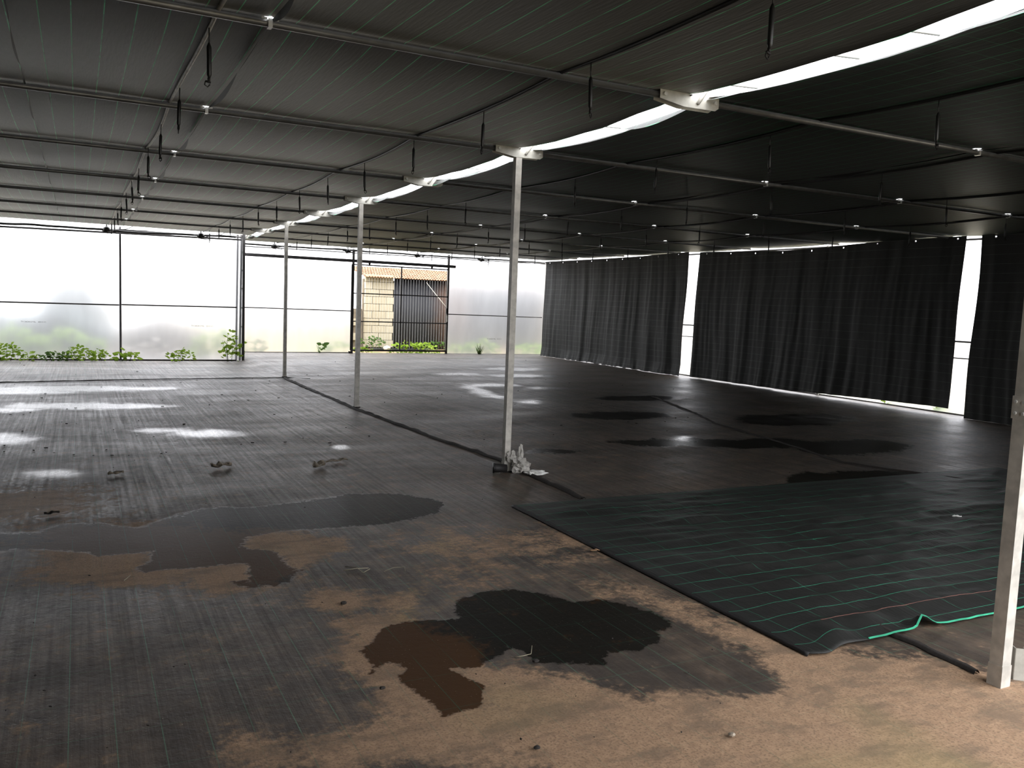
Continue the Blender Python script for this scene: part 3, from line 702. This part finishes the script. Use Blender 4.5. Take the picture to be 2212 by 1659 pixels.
curtain(16.33, 9.42, 3.05, .03, 'wide middle black curtain whose hem lifts off the floor', 5, .10, 0, .5, .03)
curtain(9.13, 1.6, 3.085, .0, 'black curtain at right edge, partly behind the nearest column', 9, 0.0, 0, .1)

# ------------------------------------------------------------------ loose new ground mat
x0, x1, y0, y1 = 3.12, 9.2, 2.83, 5.95
nx_, ny_ = 200, 110
U, Vv = np.meshgrid(np.linspace(0, 1, nx_), np.linspace(0, 1, ny_))
MX = x0+(x1-x0)*U; MY = y0+(y1-y0)*Vv-.06*U*6*(Vv > 2)
MY = MY+(-.09*(x1-x0)*.0)+Vv*(-.10*U*1.2)
rip = .020*fbm(MX*2.6+3, MY*5.5, 5)+.028*np.maximum(0, fbm(MX*1.1+9, MY*6.5+3, 3)-.05)
fold = .035*np.exp(-((MX-3.42)/.10)**2-((MY-2.95)/.09)**2)+.05*np.exp(-((MX-3.98)/.05)**2-((MY-2.83)/.05)**2)+.03*np.exp(-((MX-3.75)/.12)**2-((MY-3.02)/.05)**2)+.02*np.exp(-((MX-4.3)/.3)**2-((MY-3.1)/.06)**2)
MZ = .016+np.maximum(-.004, rip)*np.clip(np.minimum(U*14, 1), .15, 1)*np.clip((1-Vv)*9, .2, 1)+fold
MY = MY+.025*np.exp(-((MX-3.98)/.05)**2)*(1-Vv)**8*1.0-.04*np.exp(-((MX-3.22)/.09)**2)*(1-Vv)**6
P = np.stack([MX, MY, MZ], -1)
mat = thing('ground_mat', (6.0, 4.4, 0.01), 'loose wrinkled black ground mat with green grid lines lying on the floor at right', 'mat')
sh = MB().grid(P).build('sheet', M['mat'], mat, True); solid(sh, .004)
uv = sh.data.uv_layers.new(name='UVMap')
vi = np.zeros(len(sh.data.loops), int); sh.data.loops.foreach_get('vertex_index', vi)
UVv = np.stack([(x0+(x1-x0)*U).ravel(), (y0+(y1-y0)*Vv).ravel()], -1)[vi]; uv.data.foreach_set('uv', UVv.ravel())
sv = np.stack([P[0, 14:]+np.array([0, -.006, .004]), P[0, 14:]+np.array([0, .004, .0065])], 1); solid(MB().grid(sv).build('selvage', M['selvage'], mat), .003)
e2 = P[:, 0]; solid(MB().grid(np.stack([e2+np.array([-.012, 0, -.012]), e2+np.array([.006, 0, .004])], 1)).build('rolled_edge', M['rubber'], mat, True), .006)
j = 9; sv = np.stack([P[j, 12:60]+np.array([0, -.002, .0035]), P[j, 12:60]+np.array([0, .002, .0035])], 1)
solid(MB().grid(sv).build('red_thread', M['red_thread'], mat), .001)

# ------------------------------------------------------------------ litter
def crumple(name, c, r, sq, mat, label, cat, seed, sub=3, spike=.35, parent=None):
    import bmesh
    bm = bmesh.new(); bmesh.ops.create_icosphere(bm, subdivisions=sub, radius=1)
    rr = random.Random(seed); dirs = [Vector((rr.gauss(0, 1), rr.gauss(0, 1), rr.gauss(0, 1))).normalized() for _ in range(16)]
    for v in bm.verts:
        d = v.co.normalized(); q = d*1.3+dirs[0]*9; s_ = 1-spike*1.3*abs(mnoise(q*1.1))-spike*.55*abs(mnoise(q*2.4))+spike*.14*mnoise(q*6)+spike*.3
        v.co = Vector((d.x*r*s_*sq[0], d.y*r*s_*sq[1], max(-r*sq[2]*.9, d.z*r*s_*sq[2])))
    zmin = min(v.co.z for v in bm.verts)
    me = bpy.data.meshes.new(name); bm.to_mesh(me); bm.free(); me.materials.append(mat)
    o = bpy.data.objects.new(name, me); COL.objects.link(o)
    if parent is None: o.location = (c[0], c[1], c[2]-zmin); tag(o, label, cat)
    else: o.parent = parent; o.location = (c[0], c[1], c[2]-zmin)
    return o
b = thing('plastic_bag', (3.80, 7.12, .004), 'crumpled pale plastic bag lying at the foot of a column', 'bag')
crumple('bag_body', (0, 0, .002), .10, (1.0, .8, .8), M['bag'], None, None, 5, 3, .95, b)
crumple('bag_knot', (-.06, .08, .09), .06, (.9, .6, 1.1), M['bag'], None, None, 8, 3, 1.0, b)
crumple('bag_handle', (.03, .06, .09), .055, (.55, .35, 1.7), M['bag'], None, None, 9, 3, 1.0, b)
crumple('bag_tail', (.12, -.10, .0), .08, (1.5, .8, .3), M['white_plastic'], None, None, 12, 3, .9, b)
c = at(1083, 1022)
cp = thing('plant_pot', (c.x, c.y, .006), 'small black plastic pot lying on its side beside the column foot', 'pot')
MB().tube([(c.x-.075, c.y+.02, .052), (c.x-.06, c.y+.015, .052), (c.x+.05, c.y-.01, .047)], [.047, .045, .038], 14).build('pot_body', M['rubber'], cp, True)
MB().tube([(c.x-.082, c.y+.022, .052), (c.x-.068, c.y+.018, .052)], .051, 14).build('rim', M['black_plastic'], cp, True)
def leaf_curl(name, px, py, L, w, mat, label, cat, ang, seed):
    c = at(px, py); rr = random.Random(seed); n = 9; P_ = np.zeros((n, 5, 3))
    for i in range(n):
        t = i/(n-1)-.5; ww = w*math.cos(t*2.6)
        for j_ in range(5):
            s_ = (j_-2)/2; x_, y_ = t*L, s_*ww+.25*w*math.sin(t*6)
            P_[i, j_] = (c.x+x_*math.cos(ang)-y_*math.sin(ang), c.y+x_*math.sin(ang)+y_*math.cos(ang), .010+.4*w*abs(s_)**1.5*(1+.5*math.sin(i*1.7+seed))+.25*w*(math.sin(t*5+seed)**2))
    o = MB().grid(P_).build(name, mat, None, True, (c.x, c.y, .008)); solid(o, .002); tag(o, label, cat); return o
leaf_curl('dry_leaf', 478, 1011, .20, .06, M['leaf_mud'], 'curled muddy leaf on the floor in the middle of left half', 'leaf', .3, 1)
leaf_curl('dry_leaf', 690, 1010, .16, .07, M['leaf_mud'], 'thick end of a crumpled muddy leaf below the small bright puddle', 'leaf', .5, 2)
leaf_curl('dry_leaf', 728, 999, .24, .035, M['leaf_mud'], 'long twisted dry leaf strip just below the small bright puddle', 'leaf', .2, 3)
leaf_curl('dry_leaf', 1285, 1193, .07, .014, M['leaf_dry'], 'small orange-brown leaf at the edge of the loose mat', 'leaf', -.1, 4)
leaf_curl('paper_scrap', 2066, 1127, .07, .02, M['white_plastic'], 'white scrap lying on the loose mat near its right end', 'litter', -.7, 5).location.z += .03
leaf_curl('dry_leaf', 250, 1027, .13, .04, M['leaf_mud'], 'dark leaf on the streaked floor above the large wet stain at left', 'leaf', .2, 6)
leaf_curl('soil_clod', 112, 1113, .10, .025, M['debris'], 'dark clod on brownish floor at left edge', 'clod', .3, 7)
crumple('soil_clod', (*at(742, 1307)[:2], .004), .014, (1.3, 1, .7), M['debris'], 'small dark clod on tan mud left of the brown wet stain', 'clod', 21, 2)
crumple('soil_clod', (*at(826, 1491)[:2], .004), .010, (1.3, 1, .7), M['debris'], 'small dark clod left of the tail of the brown wet stain', 'clod', 22, 2)
crumple('soil_clod', (*at(1157, 1433)[:2], .004), .014, (1.3, 1, .7), M['debris'], 'dark clod at the lower edge of the black wet stain', 'clod', 23, 2)
crumple('soil_clod', (*at(1580, 1592)[:2], .004), .013, (1.3, 1, .6), M['leaf_mud'], 'brown clod on tan mud below the black wet stain, right one', 'clod', 24, 2)
crumple('soil_clod', (*at(1160, 1620)[:2], .004), .011, (1.3, 1, .6), M['debris'], 'dark clod on tan mud at the bottom of the photo', 'clod', 25, 2)
def straw(pxs, r, label, nm='straw'):
    pts = [at(x, y)+Vector((0, 0, .006+.006*(i % 2))) for i, (x, y) in enumerate(pxs)]
    o = MB().tube(pts, r, 5).build(nm, M['straw'], None, True, pts[0]); tag(o, label, 'straw')
straw([(742, 1234), (770, 1232), (796, 1229)], .0022, 'pale straw stalk crossing another near the middle of left floor')
straw([(745, 1226), (770, 1230), (785, 1239), (799, 1233)], .002, 'bent pale straw lying across a straight stalk')
straw([(830, 1236), (850, 1230), (874, 1227), (875, 1238)], .0018, 'thin bent straw right of the crossed stalks')
straw([(1112, 1422), (1130, 1422), (1147, 1415), (1149, 1400)], .0018, 'hooked pale straw at the lower left of black wet stain')
straw([(268, 1256), (282, 1247)], .002, 'short straw on tan mud patch at left')
# loose grit and leaf crumbs over the floor (uncountable)
mb = MB()
for i in range(280):
    if i < 170: px, py = random.uniform(0, 1500), random.uniform(770, 1000)
    else: px, py = random.uniform(0, 1900), random.uniform(1000, 1640)
    if py > 1100 and i % 3: continue
    c = at(px, py); 
    if not (-5.5 < c.x < 13.2 and c.y < 23.5): continue
    s_ = random.uniform(.006, .02)*(.95 if c.y > 9 else .38); a_ = random.uniform(0, 3.1)
    gz = -.055*float(sst(13, 21, np.array(c.y)))*(1 if c.x < 3.7 else 0)
    mb.prism([(c.x+s_*q*math.cos(a_+w_), c.y+s_*q*math.sin(a_+w_), gz+.006) for q, w_ in ((1, 0), (.5, 1.4), (1.2, 3.0), (.6, 4.6))], (0, 0, s_*.5))
o = mb.build('floor_crumbs', M['debris']); tag(o, 'scattered dark crumbs of soil and leaf on the floor', 'crumbs', None, 'stuff')
# folded metal stub beside the nearest column
c = Vector((3.83, 2.26, 0))
t = thing('metal_stub', (c.x, c.y, .003), 'short cut-off white metal channel standing beside the nearest column', 'stub')
for i, (a, b_) in enumerate((((0, 0), (.035, -.03)), ((.035, -.03), (.05, -.005)), ((0, 0), (.02, .03)), ((.05, -.005), (.09, -.035)))):
    p0, p1 = Vector((c.x+a[0], c.y+a[1], 0)), Vector((c.x+b_[0], c.y+b_[1], 0)); d = (p1-p0).normalized(); n_ = Vector((-d.y, d.x, 0))*.002
    MB().prism([p0-n_, p1-n_, p1+n_, p0+n_], (0, 0, .15)).build('flange', M['galv_bright'], t)

# ------------------------------------------------------------------ plants along the walls
def plant(name, x, y, z, w, hgt, nl, ls, mat, label, seed, cat='weed', group=None, spiky=False, stems=4):
    r = random.Random(seed); t = thing(name, (x, y, z), label, cat, group)
    mb = MB(); sm = MB()
    for i in range(stems):
        dx = r.uniform(-w, w)*.5; top = Vector((x+dx+r.uniform(-.1, .1)*w, y+r.uniform(-.04, .04), z+hgt*r.uniform(.6, 1)))
        sm.tube([(x+dx*.5, y, z), (x+dx*.8, y, z+hgt*.4), tuple(top)], [.006, .005, .003], 5)
    for i in range(nl):
        if spiky:
            bx = x+r.uniform(-w, w)*.25; a = r.uniform(-.9, .9); L = hgt*r.uniform(.5, 1.05)
            tip = Vector((bx+math.sin(a)*L*.6, y+r.uniform(-.05, .05), z+L*math.cos(a*.7))); m_ = Vector((bx, y, z)).lerp(tip, .55)+Vector((0, 0, .04*L))
            mb.poly([(bx-.008, y, z), (bx+.008, y, z), (m_.x+.007, m_.y, m_.z), (m_.x-.007, m_.y, m_.z)]); mb.poly([(m_.x-.007, m_.y, m_.z), (m_.x+.007, m_.y, m_.z), tuple(tip)])
        else:
            u = r.uniform(-1, 1); hh_ = hgt*r.random()**.8*(1-.45*abs(u)); c_ = Vector((x+u*w*.5, y+r.uniform(-.07, .07), z+.02+hh_)); a = r.uniform(0, 6.28); s_ = ls*r.uniform(.6, 1.3)
            d = Vector((math.cos(a), math.sin(a)*.6, r.uniform(-.5, .6))).normalized(); sd = d.cross(Vector((r.uniform(-.4, .4), r.uniform(-1, -.3), r.uniform(.3, 1)))).normalized()
            mb.poly([c_, c_+d*s_*.4+sd*s_*.32, c_+d*s_*.8+sd*s_*.2, c_+d*s_*1.05]); mb.poly([c_, c_+d*s_*1.05, c_+d*s_*.8-sd*s_*.2, c_+d*s_*.4-sd*s_*.32])
    if not spiky and stems > 1:
        n5 = len(sm.v)//stems
        for i in range(stems):
            o5 = MB(); o5.v = sm.v[i*n5:(i+1)*n5]; o5.f = [tuple(v_-i*n5 for v_ in f_) for f_ in sm.f[i*len(sm.f)//stems:(i+1)*len(sm.f)//stems]]; o5.build('stem', M['leaf_dark'], t, True)
    else: sm.build('stem', M['leaf_dark'], t, True)
    mb.build('leaves', M[mat] if isinstance(mat, str) else mat, t)
    return t
gp = 'weeds along the film walls'
def weed(px, py, w, hgt, nl, label, seed, mat='leaf_fresh', yw=YBL-.19, ls=.09, z=-.055):
    c = at(px, py, 1, yw); plant('weed', c.x, yw, z, w, hgt, nl, ls, mat, label, seed, 'weed', gp)
weed(15, 770, .55, .42, 90, 'bushy green weed at the left edge at the foot of the film wall', 1)
weed(62, 775, .3, .18, 30, 'low green weed beside the bushy weed at left edge', 2)
weed(120, 770, .6, .22, 80, 'long low dark green weed clump along left film wall', 3, 'leaf_dark')
weed(175, 768, .55, .34, 90, 'bright green weed clump left of the single film wall post', 4)
weed(215, 772, .4, .28, 50, 'green weed clump touching the single post of left film wall', 5)
weed(275, 770, .4, .27, 26, 'broad-leaved weed just right of the single post', 6, 'leaf_fresh', ls=.14)
weed(392, 770, .55, .30, 60, 'green weed clump midway along the right half of left film wall', 7)
weed(498, 765, .40, .75, 60, 'tall green weed beside the double corner post', 8, ls=.12)
weed(140, 735, 1.6, .7, 160, 'blurred yellow-green bush behind the left film wall', 9, 'leaf_fresh', YBL+.9, .14)
weed(20, 735, 1.4, .8, 140, 'blurred green bush at far left behind the film', 10, 'leaf_fresh', YBL+.9, .14)
weed(470, 735, 1.3, .8, 140, 'blurred green bush behind the film near the double corner post', 11, 'leaf_fresh', YBL+1.0, .14)
weed(330, 750, 1.3, .5, 60, 'blurred brownish dry weeds behind the film right of the single post', 12, 'leaf_mud', YBL+.7, .12)
c = at(685, 760); plant('weed', c.x, YBR-.14, 0, .26, .27, 9, .16, 'leaf_dark', 'small broad-leaved seedling inside at the foot of wall left of gate', 31, 'weed', None, False, 3)
c = at(1028, 764); plant('weed', c.x, YBR-.12, 0, .2, .36, 26, .1, 'leaf_dark', 'spiky grass tuft inside at the foot of film wall right of gate', 32, 'weed', None, True, 1)
def out_weed(px, yw, w, hgt, nl, label, seed, mat='leaf_fresh', ls=.12, spiky=False):
    c = at(px, 750, 1, yw); plant('weed', c.x, yw, -.06, w, hgt, nl, ls, mat, label, seed, 'weed', gp, spiky)
out_weed(1150, YBR+.5, 1.6, .42, 150, 'blurred yellow-green weeds behind the film nearest the right corner', 41)
out_weed(1040, YBR+.6, 1.3, .5, 130, 'blurred green weeds behind the film right of the gate', 42)
out_weed(985, YBR+.6, .7, .35, 60, 'blurred green weeds beside the right gate post', 43)
out_weed(540, YBR+.6, .8, .45, 70, 'blurred dark weeds behind the film right of double corner post', 44, 'leaf_dark')
out_weed(720, YBR+.7, 1.0, .35, 70, 'blurred green weeds behind the film left of the gate', 45)
for i, (px, py, w, hh_, lab, mt) in enumerate([(800, 748, 1.0, .38, 'dark green weed clump at the foot of block wall', 'leaf_dark'), (785, 760, .5, .16, 'bright low weeds behind the lower left corner of gate', 'leaf_fresh'),
        (880, 752, .9, .26, 'yellow-green weeds before the middle of black sheet wall', 'leaf_fresh'), (915, 752, .8, .2, 'low yellow weeds right of the gate centre bar', 'leaf_fresh'), (945, 750, .9, .25, 'green weeds before the rusty end of sheet wall', 'leaf_dark'),
        (870, 764, .9, .10, 'bright green weeds under the middle of the gate', 'leaf_fresh'), (925, 764, .9, .10, 'bright green weeds under right half of the gate', 'leaf_fresh')]):
    c = at(px, py); plant('weed', c.x, max(c.y, YBR+.15), -.03, w, hh_, 70, .08 if py > 755 else .11, mt, lab, 60+i, 'weed', 'weeds behind the gate')
# weeds beyond the right film wall
for i, (y, hh_, lab) in enumerate(((16.6, .35, 'green weed showing in the gap between far and middle curtains'), (9.2, .32, 'bright green weed in the wide gap between curtains'), (11.0, .25, 'green weed under the lifted hem of the middle curtain'), (10.0, .2, 'low green weed under the lifted hem, nearer the wide gap'))):
    plant('weed', XR+.34, y, -.05, .7, hh_, 60, .10, 'leaf_fresh', lab, 80+i, 'weed', 'weeds beside the right wall')

# ------------------------------------------------------------------ outside
o = MB().grid(np.array([[(x, y, -.10) for x in np.linspace(-40, 60, 12)] for y in np.linspace(-30, 90, 12)])).build('ground', M['ground']); tag(o, 'bare brown earth with grass outside the hall', None, None, 'structure')
# outbuilding with block wall, black corrugated sheets and tiled eaves
by = 28.3
ob = thing('outbuilding', (13, by+1.2, -.1), 'low outbuilding with tiled eaves, pale block wall and black corrugated sheets beyond the gate', 'building')
MB().box((9.28, by+.17, 1.1), (1.06, .2, 2.4)).build('wall_core', M['mortar'], ob)
MB().box((14.5, by+.9, 1.1), (9.3, 1.4, 2.35)).build('back_room', M['mortar'], ob)
bm_ = None
def block(parent, x, z, w=.5, y=by):
    global bm_
    if bm_ is None:
        b0 = MB().box((0, 0, 0), (.485, .18, .235)).build('block', M['block']); bm_ = b0.data; bpy.data.objects.remove(b0)
    o = bpy.data.objects.new('block', bm_); COL.objects.link(o); o.parent = parent
    o.location = Vector((x, y+random.uniform(-.004, .004), z))-parent.location; o.scale.x = w/.5
    return o
for r in range(10):
    z = -.05+.25*(r+.5)
    if r % 2: 
        block(ob, 9.02, z); block(ob, 9.52, z)
    else:
        block(ob, 8.89, z, .25); block(ob, 9.27, z); block(ob, 9.66, z, .28)
def corr(x0_, x1_, y, z0_, z1_, pitch=.1, amp=.014):
    n = int((x1_-x0_)/pitch*6); P_ = np.zeros((2, n+1, 3))
    for i in range(n+1):
        x = x0_+(x1_-x0_)*i/n
        for q, z in enumerate((z0_, z1_)): P_[q, i] = (x, y-amp*math.cos(2*math.pi*x/pitch), z)
    return MB().grid(P_)
for i in range(5):
    xa = 9.80+i*1.15; solid(corr(xa, xa+1.17, by-.06-.012*(i % 2), -.06, 2.42).build('metal_sheet', M['sheet'], ob, True), .003)
def tiles(y0_, z0_, y1_, z1_, xa, xb, ph):
    n = int((xb-xa)/.1*6); P_ = np.zeros((3, n+1, 3))
    for i in range(n+1):
        x = xa+(xb-xa)*i/n; a_ = .022*math.cos(2*math.pi*x/.1+ph)
        for q, t_ in enumerate((0, .5, 1)): P_[q, i] = (x, y0_+(y1_-y0_)*t_, z0_+(z1_-z0_)*t_+a_+.035*(1-t_))
    return MB().grid(P_)
for r in range(7):
    ya = by-.42+r*.36; za = 2.33+r*.062
    solid(tiles(ya, za, ya+.42, za+.07, 8.72, 19, 0).build('tile_row', M['tile'], ob, True), .014)
mb = MB()
x = 8.78
while x < 13.5:
    mb.tube([(x+random.uniform(-.008, .008), by-.44, 2.33), (x, by-.46, 1.2), (x, by-.46, -.06)], [.010, .013, .018], 5, False); x += .1
o = mb.build('roof_runoff', M['water'], ob, True); o['kind'] = 'stuff'; o['label'] = 'thin streams of rain water running off the tiled eaves'
a, b_ = at(921, 610, 1, by-.44), at(963, 662, 1, YBR+.4)
o = MB().tube([a, a.lerp(b_, .5)+Vector((0, 0, -.01)), b_], .006, 6).build('tie_rope', M['twine'], None, True, a); tag(o, 'pale rope slanting down from the tiled eaves to the gate post', 'rope')
lw = thing('block_wall', (5.2, 28.4, -.1), 'low beige concrete block wall blurred behind the film left of gate', 'wall')
MB().box((5.2, 28.42, .6), (7.0, .14, 1.32)).build('wall_core', M['mortar'], lw)
for r in range(5):
    x = 2.0+(.25 if r % 2 else 0)
    while x < 8.5: block(lw, x, .055+.25*r, .5, 28.36); x += .5
a, b_ = at(775, 744), at(850, 736)
o = MB().tube([(a.x, 27.55, -.06), (a.x+.6, 27.5, -.07), (a.x+1.0, 27.45, -.07), (b_.x-.3, 27.5, -.06), (b_.x-.1, 27.6, .0)], .025, 8).build('garden_hose', M['black_plastic'], None, True, a); tag(o, 'black hose lying on the ground in front of outbuilding', 'hose')
c = at(823, 746); crumple('plastic_lump', (c.x-.2, 27.3, -.09), .09, (1.5, 1, .9), M['white_plastic'], 'white plastic lump on the ground beside the hose', 'litter', 44, 2, .2)
# bluish shrubs far behind the left film
for i, (x, yw, w, hh_, lab, mt) in enumerate(((-.1, 27.5, 1.9, 2.5, 'tall grey-blue shrub blurred behind left film wall', 'leaf_blue'), (-2.7, 26.2, 2.4, 1.7, 'grey-green shrub blurred at far left behind the film', 'leaf_blue'),
        (-.6, 24.6, 2.2, 1.15, 'low bluish shrub blurred left of the single post', 'leaf_blue'), (2.0, 25.6, 2.0, 1.0, 'low dry shrub blurred right of the single post', 'leaf_mud'), (-5.6, 27, 2.6, 1.5, 'shrub outside beyond the left corner of the hall', 'leaf_dark'))):
    plant('shrub', x, yw, -.1, w, hh_, 700, .36, mt, lab, 100+i, 'shrub', 'shrubs beyond left film wall', False, 6)
